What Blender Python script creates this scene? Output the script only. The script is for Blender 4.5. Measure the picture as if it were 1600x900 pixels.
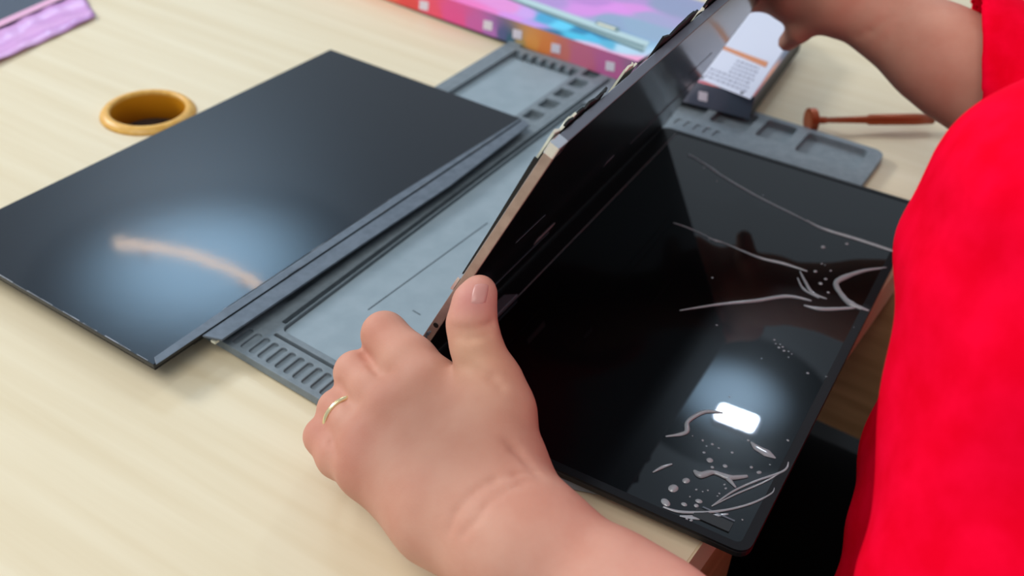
import bpy, bmesh, math, random
import numpy as np
from mathutils import Vector, Matrix, noise
random.seed(7); rng = np.random.default_rng(7)
for o in list(bpy.data.objects): bpy.data.objects.remove(o)
S = bpy.context.scene
COL = S.collection
# ------------------------------------------------------------------ camera, world, lamps, exposure
FPX, PITCH, ROLL, H = 1660.0, 0.6442, 0.0635, 0.39
_fw = np.array([0, math.cos(PITCH), -math.sin(PITCH)]); _rt = np.array([1., 0, 0]); _up = np.cross(_rt, _fw)
CR = _rt*math.cos(ROLL)+_up*math.sin(ROLL); CU = -_rt*math.sin(ROLL)+_up*math.cos(ROLL); CF = _fw
EYE = np.array([0, 0, H])
def ray(px, py): return CF+CR*(px-800)/FPX+CU*(450-py)/FPX
def at(px, py, z=0.0):
    d = ray(px, py); return EYE+d*((z-H)/d[2])
def dp(px, py, t): return EYE+ray(px, py)*t
cam = bpy.data.cameras.new('camera'); cam_o = bpy.data.objects.new('camera', cam); COL.objects.link(cam_o)
M4 = Matrix(((CR[0], CU[0], -CF[0], EYE[0]), (CR[1], CU[1], -CF[1], EYE[1]), (CR[2], CU[2], -CF[2], EYE[2]), (0, 0, 0, 1)))
cam_o.matrix_world = M4
cam.sensor_width = 36; cam.lens = FPX/1600*36; cam.clip_start = 0.01
cam.dof.use_dof = True; cam.dof.focus_distance = 0.50; cam.dof.aperture_fstop = 8.0
S.camera = cam_o
S.view_settings.view_transform = 'Standard'; S.view_settings.look = 'None'
S.view_settings.gamma = 1; S.view_settings.use_curve_mapping = False
S.view_settings.exposure = 0.0
W = bpy.data.worlds.new('world'); S.world = W; W.use_nodes = True
bg = W.node_tree.nodes['Background']; bg.inputs[0].default_value = (0.80, 0.90, 1.0, 1); bg.inputs[1].default_value = 0.50
def area(name, loc, target, sx, sy, power, color):
    l = bpy.data.lights.new(name, 'AREA'); l.shape = 'RECTANGLE'; l.size = sx; l.size_y = sy; l.energy = power; l.color = color
    o = bpy.data.objects.new(name, l); COL.objects.link(o); o.location = loc
    o.rotation_euler = (Vector(target)-Vector(loc)).to_track_quat('-Z', 'Y').to_euler(); return o
area('side_light', (-2.3, 1.5, 1.5), (0, 0.5, 0), 0.8, 0.5, 42, (0.97, 0.98, 1.0))
area('ceiling_light', (-0.6, -0.6, 1.9), (0, 0.45, 0), 1.3, 1.0, 19, (1.0, 0.95, 0.88))

# ------------------------------------------------------------------ materials
def lin(c):
    return tuple(((v/255)/12.92 if v/255 <= .04045 else ((v/255+.055)/1.055)**2.4) for v in c)
def mat(name, rgb, rough=.5, metal=0, spec=.5, **kw):
    m = bpy.data.materials.new(name); m.use_nodes = True; b = m.node_tree.nodes['Principled BSDF']
    b.inputs['Base Color'].default_value = (*lin(rgb), 1); b.inputs['Roughness'].default_value = rough
    b.inputs['Metallic'].default_value = metal; b.inputs['Specular IOR Level'].default_value = spec
    for k, v in kw.items(): b.inputs[k.replace('_', ' ')].default_value = v
    return m
def nodes(m): return m.node_tree.nodes, m.node_tree.links, m.node_tree.nodes['Principled BSDF']
def noise_mix(m, c1, c2, scale=(5, 5, 5), ns=1.0, detail=4, bump=0.0, lo=.35, hi=.65, bscale=None, rot=(0, 0, 0), bdist=.001):
    n, l, b = nodes(m)
    tc = n.new('ShaderNodeTexCoord'); mp0 = n.new('ShaderNodeMapping'); mp0.inputs['Rotation'].default_value = rot; mp = n.new('ShaderNodeMapping'); mp.inputs['Scale'].default_value = scale
    nz = n.new('ShaderNodeTexNoise'); nz.inputs['Scale'].default_value = ns; nz.inputs['Detail'].default_value = detail
    cr = n.new('ShaderNodeValToRGB'); cr.color_ramp.elements[0].position = lo; cr.color_ramp.elements[1].position = hi
    cr.color_ramp.elements[0].color = (*lin(c1), 1); cr.color_ramp.elements[1].color = (*lin(c2), 1)
    l.new(tc.outputs['Object'], mp0.inputs['Vector']); l.new(mp0.outputs[0], mp.inputs['Vector']); l.new(mp.outputs[0], nz.inputs['Vector']); l.new(nz.outputs['Fac'], cr.inputs[0]); l.new(cr.outputs[0], b.inputs['Base Color'])
    if bump:
        n2 = n.new('ShaderNodeTexNoise'); n2.inputs['Scale'].default_value = bscale or ns*6; n2.inputs['Detail'].default_value = 3
        l.new(tc.outputs['Object'], n2.inputs['Vector'])
        bp = n.new('ShaderNodeBump'); bp.inputs['Strength'].default_value = bump; bp.inputs['Distance'].default_value = bdist
        l.new(n2.outputs['Fac'], bp.inputs['Height']); l.new(bp.outputs[0], b.inputs['Normal'])
    return cr
MAT = {}
GRA = math.radians(-30)
m = MAT['wood'] = mat('pale_maple_laminate', (232, 219, 190), .42, spec=.4)
cr = noise_mix(m, (222, 206, 172), (231, 218, 188), scale=(1.0, 22, 1.0), ns=3.5, detail=6, lo=.3, hi=.7, rot=(0, 0, math.radians(30)))
MAT['wood_side'] = mat('maple_edge', (222, 204, 168), .5)
MAT['brown_wood'] = mat('brown_wood', (122, 92, 60), .5)
noise_mix(MAT['brown_wood'], (156, 120, 78), (180, 142, 98), scale=(3, 3, 30), ns=3)
MAT['floor'] = mat('dark_floor', (20, 19, 20), .8)
MAT['amber'] = mat('amber_plastic', (226, 172, 78), .38)
noise_mix(MAT['amber'], (220, 164, 70), (232, 182, 92), ns=40)
MAT['amber_in'] = mat('amber_plastic_inside', (196, 128, 14), .4)
MAT['hole'] = mat('hole_dark', (46, 30, 20), .9)
MAT['silicone'] = mat('grey_silicone', (116, 126, 133), .5, spec=.35)
noise_mix(MAT['silicone'], (114, 125, 132), (125, 136, 143), ns=30, bump=.1, bscale=900, bdist=.0003)
MAT['silicone_floor'] = mat('grey_silicone_floor', (128, 146, 153), .45, spec=.4)
noise_mix(MAT['silicone_floor'], (140, 156, 165), (148, 163, 172), ns=14, bump=.08, bscale=900, bdist=.0003)
MAT['groove'] = mat('dark_line', (70, 82, 88), .6)
def glossy_black(name, rgb, r1, r2, fac, bumpk=0, tint=(1, 1, 1)):
    """glass over a dark sheet: one sharp and one hazy reflection lobe"""
    m = bpy.data.materials.new(name); m.use_nodes = True; n, l = m.node_tree.nodes, m.node_tree.links
    b = n['Principled BSDF']; b.inputs['Base Color'].default_value = (*lin(rgb), 1); b.inputs['Roughness'].default_value = r1
    b2 = n.new('ShaderNodeBsdfPrincipled'); b2.inputs['Base Color'].default_value = (*lin(rgb), 1); b2.inputs['Roughness'].default_value = r2
    for q in (b, b2): q.inputs['Specular Tint'].default_value = (*tint, 1)
    mx = n.new('ShaderNodeMixShader'); mx.inputs[0].default_value = fac
    l.new(b.outputs[0], mx.inputs[1]); l.new(b2.outputs[0], mx.inputs[2]); l.new(mx.outputs[0], n['Material Output'].inputs[0])
    if bumpk:
        tc = n.new('ShaderNodeTexCoord'); nz = n.new('ShaderNodeTexNoise'); nz.inputs['Scale'].default_value = 60; nz.inputs['Detail'].default_value = 6
        bp = n.new('ShaderNodeBump'); bp.inputs['Strength'].default_value = bumpk; bp.inputs['Distance'].default_value = .0005
        l.new(tc.outputs['Object'], nz.inputs['Vector']); l.new(nz.outputs['Fac'], bp.inputs['Height']); l.new(bp.outputs[0], b2.inputs['Normal']); l.new(bp.outputs[0], b.inputs['Normal'])
    return m
MAT['glass'] = glossy_black('display_glass', (3, 4, 6), .012, .20, .13, tint=(.85, .93, 1))
MAT['panel'] = glossy_black('hazy_panel_film', (16, 18, 25), 0.05, .30, .72, .04, tint=(.85, .93, 1))
MAT['slab_face'] = glossy_black('black_inner_face', (4, 4, 8), .10, .3, .5)
MAT['bezel'] = mat('black_bezel', (9, 11, 16), .5, spec=.22)
MAT['black'] = mat('black_plastic', (10, 10, 12), .45)
MAT['tape'] = mat('black_tape', (14, 16, 18), .6)
MAT['strip'] = mat('dark_slate_strip', (76, 84, 96), .42, spec=.5)
noise_mix(MAT['strip'], (84, 94, 106), (98, 108, 120), ns=35)
MAT['silver'] = mat('brushed_aluminium', (176, 158, 150), .42, 0.75)
noise_mix(MAT['silver'], (172, 152, 144), (190, 170, 162), ns=25)
MAT['gunmetal'] = mat('gunmetal_rim', (120, 124, 134), .4, .6)
MAT['bright'] = mat('polished_metal', (225, 228, 235), .2, .9)
MAT['scratch'] = mat('pale_worn_edge', (150, 152, 158), .5)
MAT['cream'] = mat('cream_adhesive', (225, 225, 205), .6)
MAT['resin'] = mat('clear_adhesive', (214, 224, 232), .05, spec=1.0, Transmission_Weight=.5, IOR=1.5)
MAT['lilac'] = mat('lilac_film', (214, 160, 214), .25, spec=.6)
noise_mix(MAT['lilac'], (228, 176, 228), (204, 146, 210), scale=(3, 30, 3), ns=3, rot=(0, 0, math.radians(-58)))
MAT['pink'] = mat('pink_film', (232, 176, 208), .3)
MAT['slate'] = mat('slate_sheet', (66, 76, 92), .35)
MAT['copper'] = mat('copper_coloured_metal', (164, 78, 42), .32, .5)
MAT['label'] = mat('white_label', (216, 220, 236), .55)
MAT['print'] = mat('grey_print', (150, 152, 172), .6)
MAT['print_dark'] = mat('dark_print', (58, 56, 66), .6)
MAT['orange'] = mat('orange_print', (214, 140, 96), .55)
MAT['bluepic'] = mat('blue_print', (96, 152, 184), .45)
MAT['bluedark'] = mat('slate_print', (78, 96, 112), .45)
MAT['white_print'] = mat('white_print', (222, 214, 226), .5)
MAT['stripe'] = mat('pale_mint_print', (190, 216, 220), .5)
MAT['stripe_line'] = mat('grey_mint_line', (120, 150, 155), .5)
MAT['box_black'] = mat('black_card', (26, 28, 30), .6)
MAT['box_grey'] = mat('grey_card', (92, 92, 98), .6)
MAT['gold'] = mat('pale_gold', (244, 226, 176), .25, .8)
MAT['nail'] = mat('fingernail', (204, 146, 136), .36, spec=.5)
MAT['trousers'] = mat('black_trousers', (8, 8, 9), .95, spec=.1)
m = MAT['shirt'] = mat('red_jersey', (248, 0, 42), .95, spec=.03)
noise_mix(m, (240, 0, 36), (252, 4, 50), ns=12, bump=.10, bscale=1500, bdist=.0002)
m = MAT['skin'] = mat('skin', (206, 150, 126), .60, spec=.22, Subsurface_Weight=.12, Subsurface_Scale=.004)
n, l, b = nodes(m)
b.inputs['Subsurface Radius'].default_value = (1, .4, .25)
va = n.new('ShaderNodeVertexColor'); va.layer_name = 'tone'
tc = n.new('ShaderNodeTexCoord'); nz = n.new('ShaderNodeTexNoise'); nz.inputs['Scale'].default_value = 55; nz.inputs['Detail'].default_value = 5
cr = n.new('ShaderNodeValToRGB'); cr.color_ramp.elements[0].position = .35; cr.color_ramp.elements[1].position = .7
cr.color_ramp.elements[0].color = (1, 1, 1, 1); cr.color_ramp.elements[1].color = (.93, .84, .82, 1)
mx = n.new('ShaderNodeMixRGB'); mx.blend_type = 'MULTIPLY'; mx.inputs[0].default_value = 1
l.new(tc.outputs['Object'], nz.inputs['Vector']); l.new(nz.outputs['Fac'], cr.inputs[0])
l.new(va.outputs['Color'], mx.inputs[1]); l.new(cr.outputs[0], mx.inputs[2]); l.new(mx.outputs[0], b.inputs['Base Color'])
n2 = n.new('ShaderNodeTexVoronoi'); n2.inputs['Scale'].default_value = 900
bp = n.new('ShaderNodeBump'); bp.inputs['Strength'].default_value = .12; bp.inputs['Distance'].default_value = .0003
l.new(tc.outputs['Object'], n2.inputs['Vector']); l.new(n2.outputs['Distance'], bp.inputs['Height']); l.new(bp.outputs[0], b.inputs['Normal'])
m = MAT['art'] = mat('printed_card', (255, 255, 255), .4)
n, l, b = nodes(m); va = n.new('ShaderNodeVertexColor'); va.layer_name = 'art'; l.new(va.outputs['Color'], b.inputs['Base Color'])
MAT['hair'] = mat('black_hair', (22, 18, 17), .6)
def emit(name, rgb, s):
    m = bpy.data.materials.new(name); m.use_nodes = True; n = m.node_tree.nodes; n.remove(n['Principled BSDF'])
    e = n.new('ShaderNodeEmission'); e.inputs[0].default_value = (*lin(rgb), 1); e.inputs[1].default_value = s
    m.node_tree.links.new(e.outputs[0], n['Material Output'].inputs[0]); return m
MAT['lamp'] = emit('lamp_diffuser', (225, 242, 255), 380)
MAT['tube'] = emit('streak_glow', (255, 214, 180), 34)  # glow of the added arc above the left panel

def frosted(name, rgb, r1, peak, off=(0, 0, 0)):
    m = emit(name, rgb, 1.0); n, l = m.node_tree.nodes, m.node_tree.links      # emission fades outward, shaped to reflect as a soft glow
    e_ = [q for q in n if q.type == 'EMISSION'][0]; tc = n.new('ShaderNodeTexCoord'); ln_ = n.new('ShaderNodeVectorMath'); ln_.operation = 'LENGTH'
    mr = n.new('ShaderNodeMapRange'); mr.interpolation_type = 'SMOOTHERSTEP'; mr.inputs[1].default_value = .02; mr.inputs[2].default_value = r1; mr.inputs[3].default_value = peak; mr.inputs[4].default_value = 0.0
    sh = n.new('ShaderNodeVectorMath'); sh.operation = 'SUBTRACT'; sh.inputs[1].default_value = off; l.new(tc.outputs['Object'], sh.inputs[0]); l.new(sh.outputs[0], ln_.inputs[0]); l.new(ln_.outputs['Value'], mr.inputs[0]); l.new(mr.outputs[0], e_.inputs[1]); return m
MAT['soft'] = frosted('frosted_diffuser', (176, 222, 255), .60, 17.0)
MAT['halo_glow'] = frosted('halo_disc', (190, 226, 255), .25, 6.0, (.008, .155, .05))  # glow of the disc added for the blue halo
# ------------------------------------------------------------------ mesh helpers
class Geo:
    def __init__(s): s.v = []; s.f = []
    def add(s, vs, fs):
        k = len(s.v); s.v += [tuple(float(c) for c in p) for p in vs]; s.f += [tuple(i+k for i in f) for f in fs]; return s
    def prism(s, poly, off):
        """closed outline (world points) swept by the vector off"""
        off = np.asarray(off, float); n = len(poly); top = [np.asarray(p, float)+off for p in poly]
        f = [tuple(range(n))[::-1], tuple(range(n, 2*n))]+[(i, (i+1) % n, n+(i+1) % n, n+i) for i in range(n)]
        return s.add(list(poly)+top, f)
    def box(s, o, a, b, c):
        o, a, b, c = [np.asarray(q, float) for q in (o, a, b, c)]
        return s.prism([o, o+a, o+a+b, o+b], c)
    def tube(s, pts, rads, seg=10, flat=1.0, upv=(0, 0, 1)):
        pts = [np.asarray(p, float) for p in pts]; n = len(pts); vs = []; up = np.array(upv, float)
        for i, p in enumerate(pts):
            t = pts[min(i+1, n-1)]-pts[max(i-1, 0)]; t = t/np.linalg.norm(t)
            x = np.cross(t, up); x = x/max(np.linalg.norm(x), 1e-9); y = np.cross(x, t)
            r = rads[i] if hasattr(rads, '__len__') else rads
            for k in range(seg):
                a = 2*math.pi*k/seg; vs.append(p+x*r*math.cos(a)+y*r*flat*math.sin(a))
        fs = [(i*seg+k, i*seg+(k+1) % seg, (i+1)*seg+(k+1) % seg, (i+1)*seg+k) for i in range(n-1) for k in range(seg)]
        fs += [tuple(range(seg))[::-1], tuple(range((n-1)*seg, n*seg))]
        return s.add(vs, fs)
    def lathe(s, c, prof, seg=64, close=False):
        n = len(prof); vs = []
        for r, z in prof:
            for k in range(seg):
                a = 2*math.pi*k/seg; vs.append((c[0]+r*math.cos(a), c[1]+r*math.sin(a), c[2]+z))
        fs = [(i*seg+k, i*seg+(k+1) % seg, (i+1)*seg+(k+1) % seg, (i+1)*seg+k) for i in range(n-1) for k in range(seg)]
        if close: fs += [(( n-1)*seg+k, (n-1)*seg+(k+1) % seg, (k+1) % seg, k) for k in range(seg)]
        return s.add(vs, fs)
def link_mesh(name, v, f, m, parent=None, origin=None, smooth=False, bevel=0, bseg=2):
    me = bpy.data.meshes.new(name); off = np.asarray(origin if origin is not None else (0, 0, 0), float)
    me.from_pydata([tuple(np.asarray(p)-off) for p in v], [], [list(q) for q in f]); me.update()
    bm = bmesh.new(); bm.from_mesh(me); bmesh.ops.recalc_face_normals(bm, faces=bm.faces); bm.to_mesh(me); bm.free()
    me.materials.append(m)
    o = bpy.data.objects.new(name, me); COL.objects.link(o)
    if parent: o.parent = parent
    elif origin is not None: o.location = off
    if smooth: me.polygons.foreach_set('use_smooth', [True]*len(me.polygons))
    if bevel:
        b = o.modifiers.new('bevel', 'BEVEL'); b.width = bevel; b.segments = bseg; b.limit_method = 'ANGLE'
    return o
def props(o, label=None, cat=None, group=None, kind=None):
    for k, v in (('label', label), ('category', cat), ('group', group), ('kind', kind)):
        if v: o[k] = v
    return o
class Thing:
    def __init__(s, name, loc, label, cat, group=None):
        s.o = bpy.data.objects.new(name, None); COL.objects.link(s.o); s.o.empty_display_size = .02
        s.loc = np.asarray(loc, float); s.o.location = tuple(s.loc); props(s.o, label, cat, group)
    def part(s, name, g, m, parent=None, label=None, **kw):
        o = link_mesh(name, g.v, g.f, m, parent or s.o, s.loc, **kw)
        if label: o['label'] = label
        return o
def curve_plate(outer, holes, z0, z1, bev=0.0):
    """flat plate with holes, in local xy, from z0 to z1 -> verts, faces"""
    cu = bpy.data.curves.new('tmp', 'CURVE'); cu.dimensions = '2D'; cu.fill_mode = 'BOTH'; cu.extrude = (z1-z0)/2-bev; cu.bevel_depth = bev; cu.bevel_resolution = 1; cu.offset = -bev
    for poly in [outer]+holes:
        sp = cu.splines.new('POLY'); sp.points.add(len(poly)-1); sp.use_cyclic_u = True
        for i, (x, y) in enumerate(poly): sp.points[i].co = (x, y, 0, 1)
    ob = bpy.data.objects.new('tmp', cu); COL.objects.link(ob); bpy.context.view_layer.update()
    me = bpy.data.meshes.new_from_object(ob.evaluated_get(bpy.context.evaluated_depsgraph_get()))
    v = [(p.co.x, p.co.y, p.co.z+(z0+z1)/2) for p in me.vertices]; f = [tuple(p.vertices) for p in me.polygons]
    bpy.data.objects.remove(ob); bpy.data.curves.remove(cu); bpy.data.meshes.remove(me); return v, f
def dense(poly, step=.008):
    out = []
    for (x0, y0), (x1, y1) in zip(poly, poly[1:]+poly[:1]):
        n = max(1, int(math.hypot(x1-x0, y1-y0)/step)); out += [(x0+(x1-x0)*k/n, y0+(y1-y0)*k/n) for k in range(n)]
    return out
def rrect(x0, x1, y0, y1, r, seg=5):
    pts = []
    for cx, cy, a0 in ((x1-r, y1-r, 0), (x0+r, y1-r, 90), (x0+r, y0+r, 180), (x1-r, y0+r, 270)):
        for k in range(seg+1):
            a = math.radians(a0+90*k/seg); pts.append((cx+r*math.cos(a), cy+r*math.sin(a)))
    return pts

# ------------------------------------------------------------------ the setting: floor, desk
fl = link_mesh('floor', [(-4, -3, -.75), (4, -3, -.75), (4, 5, -.75), (-4, 5, -.75)], [(0, 1, 2, 3)], MAT['floor']); props(fl, kind='structure')
E0 = at(1087, 857, 0); ED = at(1492, 290, 0)-E0; ED /= np.linalg.norm(ED); EO = np.array([ED[1], -ED[0], 0])   # desk edge: along, outward, point on it
GC = at(232, 177, 0)
desk = Thing('desk', (-.3, .6, 0), 'pale maple laminate work desk with a round cable hole, under everything else', 'desk')
def dloc(a, o): return (E0+ED*a+EO*o)[:2]
corner = E0-ED*.42
outer = [dloc(-.42, 0), dloc(1.25, 0), dloc(1.25, -1.7), dloc(-.42, -1.7)]
hole = [(GC[0]+.0292*math.cos(a), GC[1]+.0292*math.sin(a)) for a in np.linspace(0, 2*math.pi, 64, endpoint=False)]
v, f = curve_plate(outer, [hole], -.028, 0)
desk.part('desktop', Geo().add(v, f), MAT['wood'])
desk.part('edge_band', Geo().box([*dloc(-.42, 0), -.0275], ED*1.67, EO*.0012, (0, 0, .0272)), MAT['wood_side'])
desk.part('side_panel', Geo().box([*dloc(-.40, -.0215), -.72], ED*.475, EO*.02, (0, 0, .692)), MAT['brown_wood'], label='brown wooden leg panel')
desk.part('back_panel', Geo().box([*dloc(.30, -.03), -.16], EO*.30, ED*.018, (0, 0, .131)), MAT['brown_wood'], label='brown wooden panel beyond the display')
desk.part('side_panel', Geo().box([*dloc(1.15, -1.6), -.72], ED*.02, EO*1.4, (0, 0, .692)), MAT['brown_wood'])
desk.part('side_panel', Geo().box([*dloc(-.38, -1.6), -.72], ED*.02, EO*.5, (0, 0, .692)), MAT['brown_wood'])

# cable grommet
gr = Thing('cable_grommet', GC, 'round mustard yellow plastic cable grommet set in the desk', 'cable grommet')
gr.part('flange', Geo().lathe(GC, [(.0272, -.002), (.0272, .0034), (.0282, .0046), (.0300, .0048), (.0325, .0038), (.0346, .0014), (.0352, .0001), (.0290, .0001), (.0290, -.002)], close=True), MAT['amber'], smooth=True)
gr.part('sleeve', Geo().lathe(GC, [(.0285, -.002), (.0285, -.03), (.0262, -.03), (.0266, .0008), (.0270, .002)]), MAT['amber_in'], smooth=True)
gr.part('inner_cap', Geo().lathe(GC, [(.0001, -.018), (.0262, -.018), (.0262, -.020), (.0001, -.020)], close=True), MAT['hole'], label='dark closed bottom of the cable hole')

# ------------------------------------------------------------------ silicone mat
MB0 = at(805, 70, 0); EU = np.array([.8649, -.5020, 0]); EV = np.array([-.5020, -.8649, 0])
def muv(u, v, z=0): 
    v2 = v*(1+(u-.12)*.14)
    return np.array([*MB0[:2], 0])+EU*u+EV*v2+np.array([0, 0, z])
mt = Thing('silicone_work_mat', muv(.16, .22), 'grey silicone repair mat with parts trays, under the two screens', 'work mat')
MU, MV = .329, .448
def chamf(x0, x1, y0, y1, r, cx=.115, cy=.045):     # the near right corner of the mat is cut off at a slant
    p = rrect(x0, x1, y0, y1, r); p = [q for q in p if not (q[0] > x1-r-1e-6 and q[1] < y0+r+1e-6)]; return p+[(x1-cx, y0), (x1, y0+cy)]
def to_mat(vs): return [muv(x, -y, z) for x, y, z in vs]
holes = [rrect(.0125, .0725, -.0145, -.0050, .001),
         rrect(.160, .193, -.036, -.006, .003), rrect(.200, .230, -.036, -.006, .003), rrect(.238, .262, -.036, -.006, .003), rrect(.271, .318, -.040, -.006, .004)]
# large far tray with a comb of small tabs on its far side
comb = [(.014, -.125), (.014, -.022)]
for k in range(6):
    x = .020+.0092*k; comb += [(x, -.022), (x, -.0285), (x+.0042, -.0285), (x+.0042, -.022)]
comb += [(.077, -.022), (.077, -.125)]; holes.append(comb)
for k in range(6): holes.append(rrect(.0815, .0945, -.0135-.0232*k-.0155, -.0135-.0232*k, .0012))
holes.append(rrect(.0815, .0945, -.400, -.160, .002))
holes.append(rrect(.1035, .1068, -.415, -.020, .0008))
holes.append(chamf(.108, .318, -.4200, -.070, .004))
holes.append(rrect(.014, .076, -.420, -.140, .004))
holes.append(rrect(.108, .206, -.4262, -.4238, .0008))
for k in range(20):
    x = .0795+.0066*k; holes.append(rrect(x, x+.0044, -.4445, -.4300, .0018, 3))
for k in range(11):
    x = .132+.0080*k; holes.append(rrect(x, x+.0038, -.058, -.048, .001, 2))
v, f = curve_plate(chamf(0, MU, -MV, 0, .009), holes, .0015, .0070, .0004)
top_o = mt.part('tray_frame', Geo().add(to_mat(v), f), MAT['silicone'])
v, f = curve_plate(chamf(.0012, MU-.0012, -MV+.0012, -.0012, .009), [], .0001, .0020)
mt.part('mat_base', Geo().add(to_mat(v), f), MAT['silicone'])
v, f = curve_plate(chamf(.1085, .3175, -.4195, -.0705, .0035), [], .0021, .0046)
mt.part('work_surface', Geo().add(to_mat(v), f), MAT['silicone_floor'])
v, f = curve_plate(rrect(.0145, .0765, -.1245, -.030, .002), [], .0021, .0028)
mt.part('tray_floor', Geo().add(to_mat(v), f), MAT['silicone_floor'])
v, f = curve_plate(rrect(.078, .212, -.4455, -.429, .0015), [], .0021, .0054)
mt.part('slot_floor', Geo().add(to_mat(v), f), MAT['silicone'])
v, f = curve_plate(rrect(.130, .220, -.059, -.047, .0015), [], .0021, .0060)
mt.part('slot_floor', Geo().add(to_mat(v), f), MAT['silicone'])
g = Geo()
for q in (((575, 484), (762, 348)), ((645, 485), (657, 492))):
    a, b_ = at(*q[0], .0047), at(*q[1], .0047); d = (b_-a)/np.linalg.norm(b_-a); w = np.cross(d, (0, 0, 1))*.00035
    g.box(a-w, b_-a, 2*w, (0, 0, .0001))
mt.part('engraved_line', g, MAT['groove'])
for (x, y) in ((1015, 203), (1028, 208)):
    c = at(x, y, .0075)
    mt.part('white_stud', Geo().lathe((c[0], c[1], .007), [(.0001, .0022), (.0016, .002), (.0023, .001), (.0025, 0)], seg=16), MAT['white_print'], smooth=True)

# ------------------------------------------------------------------ removed screen panel on the left
PZ = .0125
a_, b_, c_ = at(510, 80, .0155), at(815, 185, .0155), at(240, 570, .0155)
pl = (b_-c_); plen = np.linalg.norm(pl); pl /= plen; pw = np.array([-pl[1], pl[0], 0]); pwid = np.dot(a_-b_, pw)
def PP(a, w, z): return np.array([c_[0], c_[1], 0])+pl*a+pw*w+np.array([0, 0, z])   # a along the long edge from the near corner, w across
sp = Thing('loose_screen', PP(plen/2, pwid/2, .007), 'large black screen lying flat at left, half on the desk', 'screen')
sp.part('screen_sheet', Geo().prism([PP(0, 0, .0128), PP(plen, 0, .0128), PP(plen, pwid, .0128), PP(0, pwid, .0128)], (0, 0, .0027)), MAT['panel'], bevel=.0004)
sp.part('backing', Geo().prism([PP(.001, .001, .0105), PP(plen-.001, .001, .0105), PP(plen-.001, pwid-.001, .0105), PP(.001, pwid-.001, .0105)], (0, 0, .0023)), MAT['bezel'])
sp.part('edge_frame', Geo().prism([PP(.001, -.0012, .0105), PP(plen-.002, -.0012, .0105), PP(plen-.002, .0005, .0153), PP(plen-.002, .0005, .0157), PP(.10, .0050, .0157), PP(.01, .0030, .0157), PP(.003, -.0012, .0157)][:0] or [PP(.0005, -.0014, .0156), PP(plen, -.0010, .0156), PP(plen, .0004, .0156), PP(.20, .0052, .0156), (PP(.06, .0052, .0156)), PP(.004, .0040, .0156)], (0, 0, .0004)), MAT['strip'], bevel=.0004)
sp.part('edge_strip', Geo().prism([PP(.036, -.0125, .0138), PP(.15, -.0132, .0138), PP(.24, -.0145, .0138), PP(plen-.004, -.0095, .0138), PP(plen+.001, -.0016, .0138), PP(.032, -.0016, .0138)], (0, 0, .0014)), MAT['strip'], label='dark slate strip along the long edge', bevel=.0003)
sp.part('support_rib', Geo().prism([PP(.03, .004, .0071), PP(plen-.02, .004, .0071), PP(plen-.02, .012, .0071), PP(.03, .012, .0071)], (0, 0, .0034)), MAT['black'])
g = Geo()
def wear(pa, pb, h=.00016):
    pa, pb = np.array(pa), np.array(pb); d = (pb-pa); w = np.cross(d/np.linalg.norm(d), (0, 0, 1))*h
    g.box(pa-w, d, 2*w, (0, 0, .00008))
for k in range(46):
    t0 = random.random(); ln = random.uniform(.006, .03); a0 = .05+t0*(.17-ln); wear(PP(a0, .0050, .01601), PP(a0+ln, .0050, .01601), random.uniform(.0001, .0003))
sp.part('worn_edge', g, MAT['scratch'], label='pale scratched edge'); g = Geo()
for k in range(18):
    t0 = random.random(); ln = random.uniform(.004, .02); a0 = t0*(pwid-ln); wear(PP(.0005, a0, .01551), PP(.0005, a0+ln, .01551), random.uniform(.0001, .0003))
sp.part('worn_edge', g, MAT['scratch'], label='pale scratched edge')
for k in range(6):
    g = Geo(); a0 = random.uniform(.04, plen-.02); wear(PP(a0, -.0010, .01601), PP(a0+.012, -.0010, .01601), .0001); sp.part('scratch', g, MAT['scratch'])
sp.part('connector', Geo().box(PP(.0345, -.0050, .0104), pl*.003, -pw*.0032, (0, 0, .0015)), MAT['cream'])

# dark sheet with its film, far left
g0 = [at(44, 30), at(112, 0), at(160, -21)]
d = g0[1]-g0[0]; d /= np.linalg.norm(d); w = np.array([-d[1], d[0], 0])
st = g0[0]-d*.12
sheet = link_mesh('dark_sheet', *[(lambda G: (G.v, G.f))(Geo().prism([st, st+d*.21, st+d*.21+w*.16, st+w*.16], (0, 0, .004)))][0], MAT['slate'], origin=st, bevel=.0005)
props(sheet, 'slate grey sheet at the far left corner of the desk', 'sheet')
fm = Thing('protective_film', at(90, 45), 'lilac pink strip of protective film beside the slate grey sheet', 'protective film')
e1, e2 = at(-60, 128), at(150, 30); e3, e4 = at(130, -6), at(-60, 76)
N_ = 24; vs = []; fs = []
for i in range(N_+1):
    for j in range(9):
        t, s_ = i/N_, j/8; p = (e1*(1-t)+e2*t)*(1-s_)+(e4*(1-t)+e3*t)*s_
        p = p+np.array([0, 0, .0028+.0010*math.sin(s_*9+math.sin(t*7))+.0006*math.sin(t*31+s_*5)]); vs.append(p)
for i in range(N_):
    for j in range(8): fs.append((i*9+j, (i+1)*9+j, (i+1)*9+j+1, i*9+j+1))
o = fm.part('film_strip', Geo().add(vs, fs), MAT['lilac'], smooth=True); o.modifiers.new('solid', 'SOLIDIFY').thickness = .0003
vs = [at(-60, 78)+(0, 0, .0045), at(130, -8)+(0, 0, .0045), at(122, -13)+(0, 0, .0045), at(-60, 68)+(0, 0, .0045)]
fm.part('film_fold', Geo().prism(vs, (0, 0, .0004)), MAT['pink'], label='pink folded edge of the film')

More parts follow.
